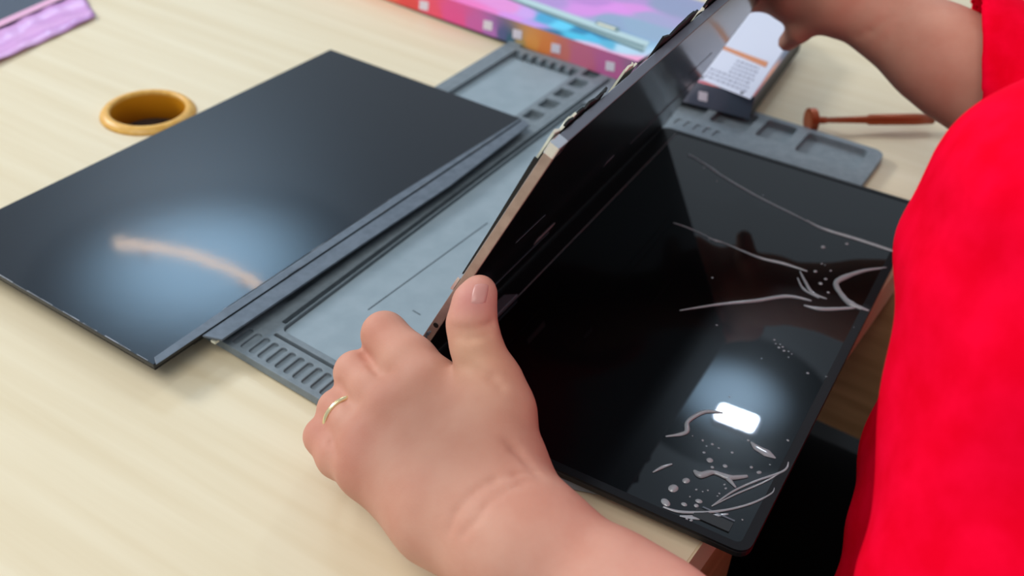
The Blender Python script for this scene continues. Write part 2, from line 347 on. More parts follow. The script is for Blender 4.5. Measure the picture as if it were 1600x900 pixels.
# ------------------------------------------------------------------ printed product box
class BoxFrame: pass
def box_frame(pr, pl_, L, D, Hh):
    b = BoxFrame(); b.d = pr-pl_; b.d /= np.linalg.norm(b.d); b.w = np.array([-b.d[1], b.d[0], 0]); b.w /= np.linalg.norm(b.w); b.u = np.cross(b.d, b.w)
    b.L, b.D, b.H = L, D, Hh; b.o = pr-b.d*L+np.array([0, 0, .0002]); return b
BA = box_frame(at(992, 134, .0076), at(600, -1, .0010), .40, .150, .021)
_r = at(1171, 187, .0078); BB = box_frame(_r, _r-.1*np.array([math.cos(math.radians(-25)), math.sin(math.radians(-25)), 0]), .095, .150, .0195)
def use(b):
    global bd, bw, bu, b00, BL, BD, BH, TOP, bx
    bd, bw, bu, b00, BL, BD, BH = b.d, b.w, b.u, b.o, b.L, b.D, b.H; TOP = BXP(0, 0, BH); bx = b.t
def BXP(a, w, h): return b00+bd*a+bw*w+bu*h
def on_plane(px, py, o, nrm):
    r = ray(px, py); return EYE+r*(np.dot(o-EYE, nrm)/np.dot(r, nrm))
def top_uv(px, py): p = on_plane(px, py, TOP, bu)-b00; return np.dot(p, bd), np.dot(p, bw)
def front_uv(px, py): p = on_plane(px, py, b00, bw)-b00; return np.dot(p, bd), np.dot(p, bu)
for b, lab in ((BA, 'long flat box with a pink and blue wave print behind the mat'), (BB, 'flat box with a white sticker and blue picture, right of the raised cover')):
    b.t = Thing('product_box', b.o+b.d*b.L/2+b.w*b.D/2, lab, 'box', 'printed product boxes behind the mat'); use(b)
    bx.part('carton', Geo().box(BXP(.0003, .0005, .0002), bd*(BL-.0006), bw*(BD-.001), bu*(BH-.0006)), MAT['box_black'], label='black carton sides')
    bx.part('lid_edge', Geo().box(BXP(BL-.0004, 0, BH-.006), bd*.0010, bw*BD, bu*.0055), MAT['box_grey'], label='grey lid edge')
topc = [((560, -20), (240, 90, 90)), ((700, 8), (250, 112, 185)), ((740, 14), (250, 120, 195)), ((760, 22), (245, 130, 205)), ((800, 30), (225, 150, 235)), ((790, 12), (240, 150, 220)), ((830, 38), (200, 160, 238)), ((820, 20), (215, 170, 240)),
        ((850, 28), (70, 170, 215)), ((880, 40), (100, 215, 250)), ((858, 52), (20, 110, 150)), ((838, 46), (60, 120, 160)), ((925, 60), (80, 195, 235)), ((905, 50), (40, 140, 185)), ((895, 57), (70, 200, 235)), ((880, 62), (60, 150, 190)), ((955, 70), (90, 185, 220)), ((940, 58), (60, 150, 195)),
        ((975, 76), (190, 225, 245)), ((930, 76), (245, 190, 225)), ((985, 92), (250, 170, 212)), ((900, 68), (235, 205, 235)), ((965, 88), (250, 180, 218)), ((860, 66), (240, 150, 90)),
        ((850, -4), (185, 150, 215)), ((930, 2), (200, 140, 218)), ((960, 12), (232, 150, 236)), ((990, 14), (228, 150, 230)), ((925, 18), (225, 150, 232)), ((950, 30), (150, 172, 205)), ((1000, 40), (150, 178, 205)), ((1010, 25), (170, 170, 210)), ((980, 0), (190, 150, 215)), ((1040, 10), (150, 160, 195)),
        ((1085, 92), (250, 165, 120)), ((1075, 104), (250, 150, 115)), ((1100, 96), (250, 175, 130)), ((1062, 114), (196, 176, 205)), ((1080, 120), (170, 170, 195)), ((1056, 127), (205, 110, 155)), ((1090, 133), (225, 110, 120)), ((1120, 142), (240, 140, 130)), ((1080, 60), (150, 170, 190)), ((1050, 80), (180, 170, 200)), ((1200, 60), (120, 130, 150))]
frc = [((600, 2), (236, 100, 80)), ((640, 8), (228, 72, 72)), ((668, 16), (240, 80, 110)), ((715, 32), (232, 80, 150)), ((745, 44), (205, 95, 170)), ((770, 54), (180, 110, 190)), ((788, 58), (80, 90, 140)), ((800, 62), (40, 95, 120)), ((814, 66), (190, 160, 100)), ((830, 66), (240, 160, 80)), ((850, 72), (236, 138, 70)), ((870, 82), (214, 120, 110)), ((905, 95), (208, 110, 140)), ((950, 112), (200, 105, 160)), ((1010, 130), (150, 120, 150)), ((1060, 148), (120, 124, 136)), ((1100, 160), (84, 90, 106)), ((1165, 172), (74, 86, 102)), ((1045, 138), (150, 150, 160))]
def printed(name, cps, uvf, na, nb, quad, lab):
    P0, A, B_ = quad; vs = []; cs = []
    cp = np.array([uvf(*p) for p, c in cps]); cc = np.array([lin(c) for p, c in cps])
    la, lb = np.linalg.norm(A), np.linalg.norm(B_)
    for i in range(na+1):
        for j in range(nb+1):
            vs.append(P0+A*i/na+B_*j/nb); u, w_ = la*i/na, lb*j/nb
            uu = u+.0025*math.sin(w_*160+u*30); ww = w_+.002*math.sin(u*70)
            d2 = (cp[:, 0]-uu)**2*.55+(cp[:, 1]-ww)**2*1.6+1e-8; wt = d2**-3.2; cs.append((wt[:, None]*cc).sum(0)/wt.sum())
    fs = [(i*(nb+1)+j, (i+1)*(nb+1)+j, (i+1)*(nb+1)+j+1, i*(nb+1)+j+1) for i in range(na) for j in range(nb)]
    o = bx.part(name, Geo().add(vs, fs), MAT['art'], label=lab)
    at_ = o.data.color_attributes.new('art', 'FLOAT_COLOR', 'POINT')
    for i, c in enumerate(cs): at_.data[i].color = (*c, 1)
    return o
use(BA)
printed('printed_lid', [q for q in topc if q[0][0] < 1045], top_uv, 260, 90, (BXP(0, 0, BH), bd*BL, bw*BD), 'lid with pink, cyan and grey waves')
printed('printed_front', [q for q in frc if q[0][0] < 1020], front_uv, 260, 6, (BXP(0, 0, 0), bd*BL, bu*BH), 'front side fading from red to pink')
use(BB)
printed('printed_lid', [q for q in topc if q[0][0] > 1045], top_uv, 90, 90, (BXP(0, 0, BH), bd*BL, bw*BD), 'lid fading from pink to orange and grey')
printed('printed_front', [q for q in frc if q[0][0] > 1040], front_uv, 90, 6, (BXP(0, 0, 0), bd*BL, bu*BH), 'slate grey front side')
use(BA)
def patch_top(name, pts, m, h=.0003, lab=None, z=0, par=None):
    P = [BXP(*top_uv(*p), BH+.0001+z) for p in pts]; return bx.part(name, Geo().prism(P, bu*h), MAT[m], label=lab, parent=par)
def patch_front(name, pts, m):
    P = []
    for p in pts: u, h = front_uv(*p); P.append(BXP(u, -.0001, h))
    return bx.part(name, Geo().prism(P, -bw*.0002), MAT[m])
# printed band across the lid
band = patch_top('printed_band', [(770, -10), (800, -10), (1015, 66), (1005, 82)], 'stripe', lab='pale mint band')
patch_top('band_line', [(788, -3), (791, -4), (1008, 73), (1005, 76)], 'stripe_line', z=.0004, par=band)
patch_top('band_line', [(770, -10), (772, -11), (1006, 79), (1003, 82)], 'stripe_line', z=.0004, par=band)
patch_top('band_mark', [(929, 38), (934, 34), (968, 45), (965, 51)], 'stripe_line', z=.0005, par=band, lab='small grey label on the band')
patch_top('band_mark', [(932, 39.5), (935, 37), (962, 46), (960, 49)], 'cream', z=.0009, par=band)
for (x, y) in ((662, 6), (762, 37), (808, 51), (868, 73), (953, 101), (1098, 148)):
    use(BB if x > 1020 else BA)
    patch_front('printed_square', [(x-6, y-6), (x+8, y-3), (x+7, y+11), (x-7, y+8)], 'white_print')
patch_front('printed_word', [(1048, 134), (1070, 139), (1068, 148), (1047, 143)], 'box_grey')
# picture and label on the lid, right of the raised cover
use(BB)
pic = patch_top('printed_picture', [(1079, 77), (1114, 90), (1128, 86), (1186, -8), (1140, -20), (1122, -14)], 'bluedark', lab='dark bordered blue picture')
patch_top('picture_screen', [(1087, 72), (1113, 82), (1170, -6), (1138, -14)], 'bluepic', z=.0004, par=pic, lab='light blue panel of the picture')
stk = patch_top('label_sheet', [(1091, 124), (1172, 156), (1244, 52), (1222, 26), (1180, 2)], 'label', z=.0004, lab='white sticker with small grey print')
patch_top('orange_line', [(1126, 77), (1129, 73), (1200, 99), (1196, 107)], 'orange', z=.0008, par=stk)
def lab_pt(s, t):      # s across, t away from the front corner of the label
    a, b2, c2, d2 = [np.array(q, float) for q in ((1091, 124), (1165, 153), (1198, 103), (1127, 78))]
    return tuple((a*(1-s)+b2*s)*(1-t)+(d2*(1-s)+c2*s)*t)
g = Geo(); gd = Geo()
def mark(gg, s0, s1, t0, t1):
    P = [BXP(*top_uv(*lab_pt(*q)), BH+.0008) for q in ((s0, t0), (s1, t0), (s1, t1), (s0, t1))]; gg.prism(P, bu*.0001)
for r_ in range(7):
    s = .42 if r_ > 2 else .06
    while s < .92:
        w_ = random.uniform(.03, .09); mark(g, s, min(s+w_, .95), .12+.115*r_, .12+.115*r_+.05); s += w_+.025
mark(gd, .03, .08, .03, .10); gd2 = Geo(); mark(gd2, .86, .92, .03, .10)
bx.part('label_print', g, MAT['print'], parent=stk); bx.part('label_dot', gd, MAT['print_dark'], parent=stk); bx.part('label_dot', gd2, MAT['print_dark'], parent=stk)

# ------------------------------------------------------------------ copper tool
ha, hb = at(1268, 188, .010), at(1460, 186, .010); hd = (hb-ha)/np.linalg.norm(hb-ha)
tl = Thing('mallet', (*ha[:2], 0), 'small copper-coloured mallet with a round head lying on the desk behind the mat', 'mallet')
tl.part('head', Geo().tube([ha-hd*.0035, ha-hd*.003, ha+hd*.0025, ha+hd*.0035], [.0075, .0095, .0095, .0078], 28), MAT['copper'], smooth=False)
tl.part('handle', Geo().tube([ha+hd*.002, ha+hd*.012, ha+hd*.0125, ha+hd*.045, ha+hd*.047, ha+hd*.085, ha+hd*.10], [.0030, .0027, .0022, .0030, .0042, .0046, .0040], 18), MAT['copper'], smooth=True)

# ------------------------------------------------------------------ display on the mat
ZD = .012
TR = at(1442, 320, ZD); BR = at(1168, 868, ZD); LD = TR-BR; DL = np.linalg.norm(LD); LD /= DL; ND = np.array([LD[1], -LD[0], 0]); DW = .194
def DP(a, w, z=ZD): return np.array([BR[0], BR[1], 0])+LD*a-ND*w+np.array([0, 0, z])   # a away from the near corner, w to the left
def dplate(a0, a1, w0, w1, r, z0, z1, holes=[], bev=0):
    v, f = curve_plate(rrect(a0, a1, w0, w1, r), holes, z0, z1, bev)
    return Geo().add([DP(x, y, z) for x, y, z in v], f)
ds = Thing('flat_display', DP(DL/2, DW/2, .0075), 'glossy black display with clear adhesive strands, lying under the raised cover and overhanging the desk', 'display')
ds.part('housing', dplate(0, DL, 0, DW, .007, .0075, .0110, bev=.0005), MAT['black'])
ds.part('glass', dplate(.0015, DL-.0015, .0015, DW-.001, .006, .0111, .0119), MAT['glass'])
ds.part('bezel', dplate(0, DL, 0, DW, .007, .0111, .0123, [rrect(.0045, DL-.0035, .005, DW-.0125, .003)]), MAT['bezel'])
ds.part('bezel_line', Geo().box(DP(.006, DW-.0128, .01231), LD*(DL-.012), ND*.0004, (0, 0, .0001)), MAT['scratch'], label='thin pale line along the bezel')
ds.part('hinge_stub', Geo().prism([DP(.082, DW-.0135, .0124), DP(.108, DW-.0135, .0124), DP(.103, DW-.007, .0124), DP(.086, DW-.006, .0124)], (0, 0, .0028)), MAT['gunmetal'], label='metal hinge stub', bevel=.0004)
ds.part('connector', Geo().box(DP(.008, .012, .0119), LD*.006, -ND*.018, (0, 0, .0006)), MAT['black'])
ds.part('connector', Geo().box(DP(.0155, .012, .0119), LD*.0008, -ND*.016, (0, 0, .0004)), MAT['strip'])
ds.part('latch', Geo().box(DP(-.0022, .118, .0078), LD*.003, -ND*.012, (0, 0, .0028)), MAT['gunmetal'])
def strand(pts, rad, flat=.65, name='adhesive_strand'):
    P = [at(x, y, ZD+.0001) for x, y in pts]; Q = []; R = []; n = len(P)
    for i in range(n-1):
        p0, p1, p2, p3 = P[max(i-1, 0)], P[i], P[i+1], P[min(i+2, n-1)]
        for k in range(8):
            t = k/8; Q.append(.5*((2*p1)+(-p0+p2)*t+(2*p0-5*p1+4*p2-p3)*t*t+(-p0+3*p1-3*p2+p3)*t**3)); R.append(rad[i]*(1-t)+rad[i+1]*t)
    Q.append(P[-1]); R.append(rad[-1])
    R = [max(r*1.05*(1+.15*noise.noise(Vector(q)*260)), .0002)*.001 for r, q in zip(R, Q)]
    ds.part(name, Geo().tube(Q, R, 10, flat), MAT['resin'], smooth=True)
strand([(1076, 242), (1088, 248), (1110, 262), (1130, 276), (1180, 305), (1240, 335), (1262, 346)], [1.2, .7, .9, .8, .7, .5, .3])
strand([(1260, 344), (1285, 357), (1340, 374), (1400, 394)], [.3, 1.1, 1.3, 1.2])
strand([(1052, 348), (1075, 356), (1105, 369)], [.3, .5, .3])
strand([(1105, 370), (1118, 376), (1132, 380), (1185, 402), (1225, 412), (1262, 424)], [.3, .9, .4, .9, 1.2, .4])
strand([(1062, 485), (1120, 476), (1180, 470), (1230, 463), (1268, 470)], [.3, .9, 1.3, 1.4, .6])
strand([(1250, 424), (1258, 440), (1270, 458), (1292, 467)], [.5, .9, 1.1, .4])
strand([(1246, 434), (1256, 452), (1280, 466)], [.4, .9, .3])
strand([(1385, 418), (1350, 423), (1318, 434), (1306, 444), (1316, 462), (1330, 475), (1358, 486)], [.5, 1.2, 1.9, 1.7, 1.7, 2.3, .8])
strand([(1256, 477), (1285, 483), (1335, 481)], [.6, 1.5, 1.0])
strand([(1130, 645), (1105, 643), (1088, 649), (1074, 660), (1071, 676), (1040, 682)], [.5, 1.1, 1.3, 1.2, 1.3, .4])
strand([(1050, 725), (1035, 730), (1020, 738)], [.5, .9, .3])
strand([(1232, 722), (1224, 736), (1180, 752), (1145, 768), (1112, 791)], [.4, .7, .6, .6, .3])
strand([(1222, 738), (1190, 755), (1150, 772), (1114, 790)], [.3, .5, .5, .3])
strand([(1210, 762), (1204, 772), (1170, 788), (1120, 799), (1065, 800), (1036, 792)], [.3, .5, .6, .7, .8, .5])
strand([(1062, 806), (1090, 808), (1138, 803)], [.3, 1.6, .4], .2)
strand([(1084, 735), (1095, 742), (1115, 738), (1140, 746), (1168, 744)], [.6, 2.2, 1.2, 1.6, .8])
strand([(1138, 748), (1150, 762)], [1.4, .4])
strand([(1173, 690), (1182, 699), (1198, 708), (1212, 716)], [.3, 2.0, 2.4, .3], .25)
bead0 = Geo()
vs = []; seg = 12
prof = [(.02, 1.0), (.45, .86), (.8, .5), (1.0, 0)]
b0 = Geo().lathe((0, 0, 0), prof, seg=seg); b0.f.append(tuple(range(seg)))
bead_me = None
beads = [(1108, 374, 1.0), (1098, 688, 1.5), (1104, 697, 1.1), (1113, 694, 1.7), (1123, 700, 1.4), (1100, 707, 1.7), (1144, 707, 1.6), (1169, 688, 1.6), (1109, 719, 3.6), (1133, 728, 2.6), (1113, 730, 1.8), (1174, 730, 2.0), (1186, 738, 2.6), (1072, 751, 4.5), (1052, 763, 6.0), (1040, 785, 5.0), (1069, 788, 3.0), (1092, 783, 3.2), (1088, 790, 2.6), (1078, 776, 1.0), (1088, 765, 1.3), (1098, 768, 1.0), (1106, 766, 1.1), (1121, 775, 1.0), (1134, 763, 1.4), (1132, 757, 1.2), (1124, 771, 1.2), (1073, 811, 1.6), (1080, 813, 1.6), (1231, 688, 1.5), (1082, 681, 1.0), (1203, 726, 1.1),
         (1262, 583, 1.7), (1292, 589, 1.7), (1334, 512, 1.8), (1334, 527, 1.4), (1210, 531, 1.4), (1212, 537, 1.3), (1217, 543, 1.8), (1223, 542, 1.5), (1225, 548, 2.0), (1219, 538, 1.1), (1232, 549, 1.2), (1232, 558, 1.1), (1237, 553, .9), (1120, 508, 1.4), (1286, 386, 3.2), (1323, 381, 2.4), (1113, 434, 1.8), (1274, 424, 2.6), (1284, 412, 1.6), (1290, 436, 2.4), (1282, 443, 3.0), (1294, 457, 2.2), (1298, 423, 1.5), (1289, 414, 1.0), (1374, 420, 1.2), (1384, 419, 1.0), (1120, 283, 1.6), (1100, 262, 1.8), (1192, 305, 1.2), (1140, 620, .9), (1190, 560, .8), (1160, 812, 1.0)]
bead_master = None
for (x, y, r) in beads:
    c = at(x, y, ZD)-ds.loc; sc = r*.00044
    if bead_master is None:
        bead_master = link_mesh('adhesive_bead', b0.v, b0.f, MAT['resin'], ds.o, None, smooth=True); o = bead_master
    else: o = bead_master.copy(); COL.objects.link(o); o.parent = ds.o
    o.location = tuple(c); o.scale = (sc*random.uniform(.85, 1.25), sc*random.uniform(.85, 1.15), sc*.45); o.rotation_euler = (0, 0, random.uniform(0, 3))

# ------------------------------------------------------------------ raised cover held over the display
TH = math.radians(64.5); SW = .190; SL_ = DL-.002; ST = .0046
sv = ND*math.cos(TH)+np.array([0, 0, math.sin(TH)]); sn = ND*math.sin(TH)-np.array([0, 0, math.cos(TH)])
s0 = DP(.001, DW-.001, .0128)
def SP(a, b, c): return s0+LD*a+sv*b+sn*c
cv = Thing('screen_cover', SP(SL_/2, 0, 0), 'thin black screen cover with metal rim held tilted upright by both hands', 'screen cover')
cv.part('back_shell', Geo().prism([SP(.0016, .0012, -ST+.0006), SP(SL_-.0016, .0012, -ST+.0006), SP(SL_-.0016, SW-.0012, -ST+.0006), SP(.0016, SW-.0012, -ST+.0006)], sn*(ST-.0014)), MAT['black'])
cv.part('inner_face', Geo().prism([SP(.0018, .0012, -.0008), SP(SL_-.0018, .0012, -.0008), SP(SL_-.0018, SW-.0014, -.0008), SP(.0018, SW-.0014, -.0008)], sn*.0007), MAT['slab_face'])
cv.part('side_rim', Geo().prism([SP(0, .010, -ST), SP(.0016, .010, -ST), SP(.0016, SW, -ST), SP(0, SW, -ST)], sn*ST), MAT['silver'], label='silver side rim', bevel=.0004)
cv.part('side_rim', Geo().prism([SP(SL_-.0016, 0, -ST), SP(SL_, 0, -ST), SP(SL_, SW, -ST), SP(SL_-.0016, SW, -ST)], sn*ST), MAT['gunmetal'], bevel=.0004)
cv.part('top_rim', Geo().prism([SP(.0016, SW-.0012, -ST), SP(SL_-.0016, SW-.0012, -ST), SP(SL_-.0016, SW, -ST), SP(.0016, SW, -ST)], sn*ST), MAT['gunmetal'], label='grey metal top rim', bevel=.0004)
cv.part('bottom_rim', Geo().prism([SP(.001, 0, -ST), SP(SL_-.0016, 0, -ST), SP(SL_-.0016, .0012, -ST), SP(.001, .0012, -ST)], sn*ST), MAT['black'])
cv.part('corner_cap', Geo().prism([SP(-.0006, SW-.007, -ST-.0004), SP(.007, SW-.007, -ST-.0004), SP(.007, SW+.0006, -ST-.0004), SP(-.0006, SW+.0006, -ST-.0004)], sn*(ST+.0006)), MAT['bright'], label='bright metal corner', bevel=.0008)
g = Geo()
for b_s, a0, a1 in ((.030, .06, .14), (.060, .22, .33), (.066, .24, .33), (.090, .05, .08), (.1, .26, .3)):
    cv.part('ridge', Geo().box(SP(a0, b_s, 0), LD*(a1-a0), sv*.0004, sn*.0002), MAT['strip'])
cv.part('printed_code', Geo().box(SP(.115, .038, 0), LD*.022, sv*.0035, sn*.00025), MAT['scratch'], label='small pale printed code')
cv.part('printed_code', Geo().box(SP(.17, .070, 0), LD*.012, sv*.003, sn*.00025), MAT['strip'])
for a, b in ((-.0002, .075), ):
    cv.part('screw_hole', Geo().tube([SP(-.0003, .062, -ST*.45), SP(.0004, .062, -ST*.45)], .0014, 16), MAT['black'])
g = Geo()
for k in range(9):
    a = .0001; b = .035+random.random()*.02; g.box(SP(-.0004, b, -ST*random.uniform(.3, .9)), LD*.001, sv*random.uniform(.001, .004), sn*.001)
cv.part('broken_clip', g, MAT['strip'])
# ragged tape and adhesive along the back of the top rim
def ragged(a0, a1, b0, b1, m, name, n=9, amp=.004, c=-ST-.0016):
    pts = [SP(a0+(a1-a0)*i/n, b0+random.uniform(-amp, amp)*.3, c) for i in range(n+1)]
    pts += [SP(a0+(a1-a0)*i/n, b1+random.uniform(-amp, amp), c+random.uniform(-.0006, .0006)) for i in range(n, -1, -1)]
    return cv.part(name, Geo().prism(pts, sn*.0010), m)
ragged(.012, .050, SW-.02, SW+.0015, MAT['tape'], 'torn_tape', 12, .0025)
ragged(.003, .022, SW-.02, SW+.0008, MAT['cream'], 'torn_adhesive', 8, .0016, -ST-.0022)
ragged(.07, .085, SW-.02, SW+.0002, MAT['cream'], 'torn_adhesive', 6, .002, -ST-.0028)
ragged(.105, .150, SW-.015, SW+.006, MAT['tape'], 'torn_tape', 8, .003)
ragged(.165, .205, SW-.015, SW+.007, MAT['tape'], 'torn_tape', 8, .003)
ragged(.155, .168, SW-.02, SW+.0004, MAT['cream'], 'torn_adhesive', 6, .002)
ragged(.22, .27, SW-.015, SW+.003, MAT['tape'], 'torn_tape', 8, .002)
cv.part('black_flap', Geo().prism([SP(.0005, .10, -ST-.0002), SP(.0005, SW-.012, -ST-.0002), SP(.0005, SW-.012, -ST-.0024), SP(.0005, SW-.06, -ST-.0012), SP(.0005, .10, -ST-.0008)], LD*.0008), MAT['tape'])
cv.part('metal_tab', Geo().box(SP(.0, .088, -ST-.0015), LD*.003, sv*.009, sn*.0014), MAT['bright'])

# ------------------------------------------------------------------ the person: field modelling
def axes_grid(spans):
    """spans: list of (start, end, step) -> rising 1-d coordinates"""
    out = []
    for a, b, s in spans: out.append(np.arange(a, b-1e-9, s))
    out.append(np.array([spans[-1][1]])); return np.concatenate(out).astype(np.float32)
class Field:
    def __init__(s, X, Y, Z): s.ax = (X, Y, Z); s.D = np.full((len(X), len(Y), len(Z)), .06, np.float32)
    def win(s, lo, hi):
        sl = []
        for A, a, b in zip(s.ax, lo, hi):
            i, j = np.searchsorted(A, a), np.searchsorted(A, b); sl.append(slice(max(i-1, 0), min(j+1, len(A))))
        return tuple(sl)
    def grid(s, sl): return (s.ax[0][sl[0]][:, None, None], s.ax[1][sl[1]][None, :, None], s.ax[2][sl[2]][None, None, :])
    def blend(s, sl, d, k):
        A = s.D[sl]; h = np.maximum(k-np.abs(A-d), 0)/k; s.D[sl] = np.minimum(A, d)-h*h*k*.25
    def cone(s, a, b, ra, rb, k=.004, squash=None):
        a = np.asarray(a, float); b = np.asarray(b, float); R = max(ra, rb)+k+.006; sl = s.win(np.minimum(a, b)-R, np.maximum(a, b)+R)
        x, y, z = s.grid(sl); px, py, pz = x-a[0], y-a[1], z-a[2]; d = b-a; L2 = float(d@d)+1e-12
        t = np.clip((px*d[0]+py*d[1]+pz*d[2])/L2, 0, 1); qx, qy, qz = px-d[0]*t, py-d[1]*t, pz-d[2]*t
        if squash is not None:      # flatten across a direction: distance counts more along it
            n, f = squash; c = (qx*n[0]+qy*n[1]+qz*n[2])*(f-1); qx, qy, qz = qx+c*n[0], qy+c*n[1], qz+c*n[2]
        dist = np.sqrt(qx*qx+qy*qy+qz*qz)-(ra+(rb-ra)*t)
        s.blend(sl, dist.astype(np.float32), k); return s
    def ell(s, c, ax3, r, k=.01):
        """ax3: three unit axes, r: radii"""
        c = np.asarray(c, float); R = max(r)+k+.006; sl = s.win(c-R, c+R); x, y, z = s.grid(sl); p = (x-c[0], y-c[1], z-c[2]); q = 0
        for a_, rr in zip(ax3, r): q = q+((p[0]*a_[0]+p[1]*a_[1]+p[2]*a_[2])/rr)**2
        s.blend(sl, ((np.sqrt(q)-1)*min(r)).astype(np.float32), k); return s
    def groove(s, pts, w, dep):
        """a crease along a poly-line"""
        for a, b in zip(pts[:-1], pts[1:]):
            a, b = np.asarray(a, float), np.asarray(b, float); R = w*3; sl = s.win(np.minimum(a, b)-R, np.maximum(a, b)+R); x, y, z = s.grid(sl)
            px, py, pz = x-a[0], y-a[1], z-a[2]; d = b-a; L2 = float(d@d)+1e-12; t = np.clip((px*d[0]+py*d[1]+pz*d[2])/L2, 0, 1)
            q = (px-d[0]*t)**2+(py-d[1]*t)**2+(pz-d[2]*t)**2; s.D[sl] += (dep*np.exp(-q/(w*w))).astype(np.float32)
        return s
    def merge(s, other, k): 
        h = np.maximum(k-np.abs(s.D-other.D), 0)/k; s.D = np.minimum(s.D, other.D)-h*h*k*.25; return s
    def mesh(s):
        D = s.D; D[0] = D[-1] = .06; D[:, 0] = D[:, -1] = .06; D[:, :, 0] = D[:, :, -1] = .06
        I = D < 0; nx, ny, nz = D.shape
        cnt = np.zeros((nx-1, ny-1, nz-1), np.int8)
        for a in (0, 1):
            for b in (0, 1):
                for c in (0, 1): cnt += I[a:nx-1+a, b:ny-1+b, c:nz-1+c]
        act = (cnt > 0) & (cnt < 8); ii, jj, kk = np.nonzero(act); idx = np.full(act.shape, -1, np.int32); idx[ii, jj, kk] = np.arange(len(ii))
        P = np.zeros((len(ii), 3)); Wt = np.zeros(len(ii))
        cs = [(a, b, c) for a in (0, 1) for b in (0, 1) for c in (0, 1)]
        X = s.ax
        for c0 in cs:
            for axx in range(3):
                if c0[axx]: continue
                c1 = list(c0); c1[axx] = 1
                v0 = D[ii+c0[0], jj+c0[1], kk+c0[2]]; v1 = D[ii+c1[0], jj+c1[1], kk+c1[2]]; mm = (v0 < 0) != (v1 < 0)
                t = np.where(mm, v0/np.where(mm, v0-v1, 1), 0)
                p0 = np.stack([X[0][ii+c0[0]], X[1][jj+c0[1]], X[2][kk+c0[2]]], 1); p1 = np.stack([X[0][ii+c1[0]], X[1][jj+c1[1]], X[2][kk+c1[2]]], 1)
                P += (p0+(p1-p0)*t[:, None])*mm[:, None]; Wt += mm
        P /= Wt[:, None]; F = []
        for axx in range(3):
            sl0 = [slice(None)]*3; sl1 = [slice(None)]*3; sl0[axx] = slice(0, -1); sl1[axx] = slice(1, None)
            e = np.argwhere(I[tuple(sl0)] != I[tuple(sl1)]); flip = I[tuple(sl0)][tuple(e.T)]
            u, w = [q for q in range(3) if q != axx]; q4 = []
            for du, dw in ((0, 0), (1, 0), (1, 1), (0, 1)):
                c = e.copy(); c[:, u] -= du; c[:, w] -= dw; q4.append(idx[c[:, 0], c[:, 1], c[:, 2]])
            q4 = np.stack(q4, 1); fl_ = flip if axx != 1 else ~flip
            q4[fl_] = q4[fl_][:, ::-1]; F.append(q4)
        return P, np.concatenate(F)
def np_mesh(name, P, F, m, parent, origin):
    me = bpy.data.meshes.new(name); me.vertices.add(len(P)); me.vertices.foreach_set('co', (P-origin).astype(np.float32).ravel())
    me.loops.add(F.size); me.loops.foreach_set('vertex_index', F.astype(np.int32).ravel())
    me.polygons.add(len(F)); me.polygons.foreach_set('loop_start', np.arange(0, F.size, 4, dtype=np.int32)); me.polygons.foreach_set('loop_total', np.full(len(F), 4, np.int32))
    me.polygons.foreach_set('use_smooth', np.ones(len(F), bool)); me.update(calc_edges=True); me.validate()
    me.materials.append(m); o = bpy.data.objects.new(name, me); COL.objects.link(o); o.parent = parent; return o
def smooth_mesh(P, F, it, sel=None):
    e = np.concatenate([F[:, [0, 1]], F[:, [1, 2]], F[:, [2, 3]], F[:, [3, 0]]]); n = len(P); deg = np.bincount(e.ravel(), minlength=n)
    for _ in range(it):
        Q = np.zeros_like(P)
        for c in range(3): Q[:, c] = np.bincount(e[:, 0], P[e[:, 1], c], n)+np.bincount(e[:, 1], P[e[:, 0], c], n)
        Q /= deg[:, None]; P = P*.5+Q*.5
    return P

# joints (world metres)
WLj, ELj, SLj = dp(756, 814, .435), dp(1530, 1350, .36), dp(1722, 408, .38)
WRj, ERj, SRj = dp(1330, -4, .70), dp(1690, 232, .66), np.array([.53, .57, .17])
X = axes_grid([(-.13, .075, .0013), (.075, .26, .0026), (.26, .64, .006)])
Y = axes_grid([(.10, .24, .003), (.24, .48, .0013), (.48, .80, .0026)])
Z = axes_grid([(-.36, 0, .008), (0, .15, .0013), (.15, .30, .0026), (.30, .62, .004)])
B = Field(X, Y, Z)
BASE = np.array([.40, .36, -.30])
# ---- left arm, wrist and palm
fa = (ELj-WLj); fa_l = np.linalg.norm(fa); fa /= fa_l
view = CF
B.cone(WLj+fa*.012, WLj+fa*.075, .0245, .0275, .014)
B.cone(WLj+fa*.06, WLj+fa*.15, .0270, .0330, .014)
B.cone(WLj+fa*.14, ELj, .0330, .037, .014)
B.cone(ELj, SLj, .037, .046, .02)
mcp = {'i': dp(668, 604, .482), 'm': dp(618, 640, .484), 'r': dp(580, 690, .482), 'p': dp(574, 730, .476)}
wr = {'i': dp(775, 745, .452), 'm': dp(750, 765, .448), 'r': dp(725, 785, .446), 'p': dp(680, 806, .446)}
for q, ra, rb in (('i', .0195, .0150), ('m', .0205, .0150), ('r', .0200, .0140), ('p', .0190, .0135)):
    B.cone(wr[q], mcp[q]*.94+wr[q]*.06, ra, rb, .012)
B.cone(WLj+fa*.02, (wr['m']+wr['i'])/2, .0250, .022, .014)
B.cone(WLj+fa*.02, (wr['p']+wr['r'])/2, .0255, .021, .014)
# palm filling and heel
B.cone(dp(690, 700, .480), dp(740, 760, .465), .018, .020, .014)
# thumb metacarpal and muscle
tm0, tm1 = dp(778, 742, .452), dp(774, 642, .463)
B.cone(tm0, tm1, .0165, .0155, .014)
B.cone(tm1, dp(766, 596, .466), .0155, .0135, .008)
B.cone(dp(730, 640, .474), dp(768, 648, .468), .0130, .0135, .012)
B.cone(dp(706, 622, .480), dp(745, 636, .474), .0085, .0110, .008)
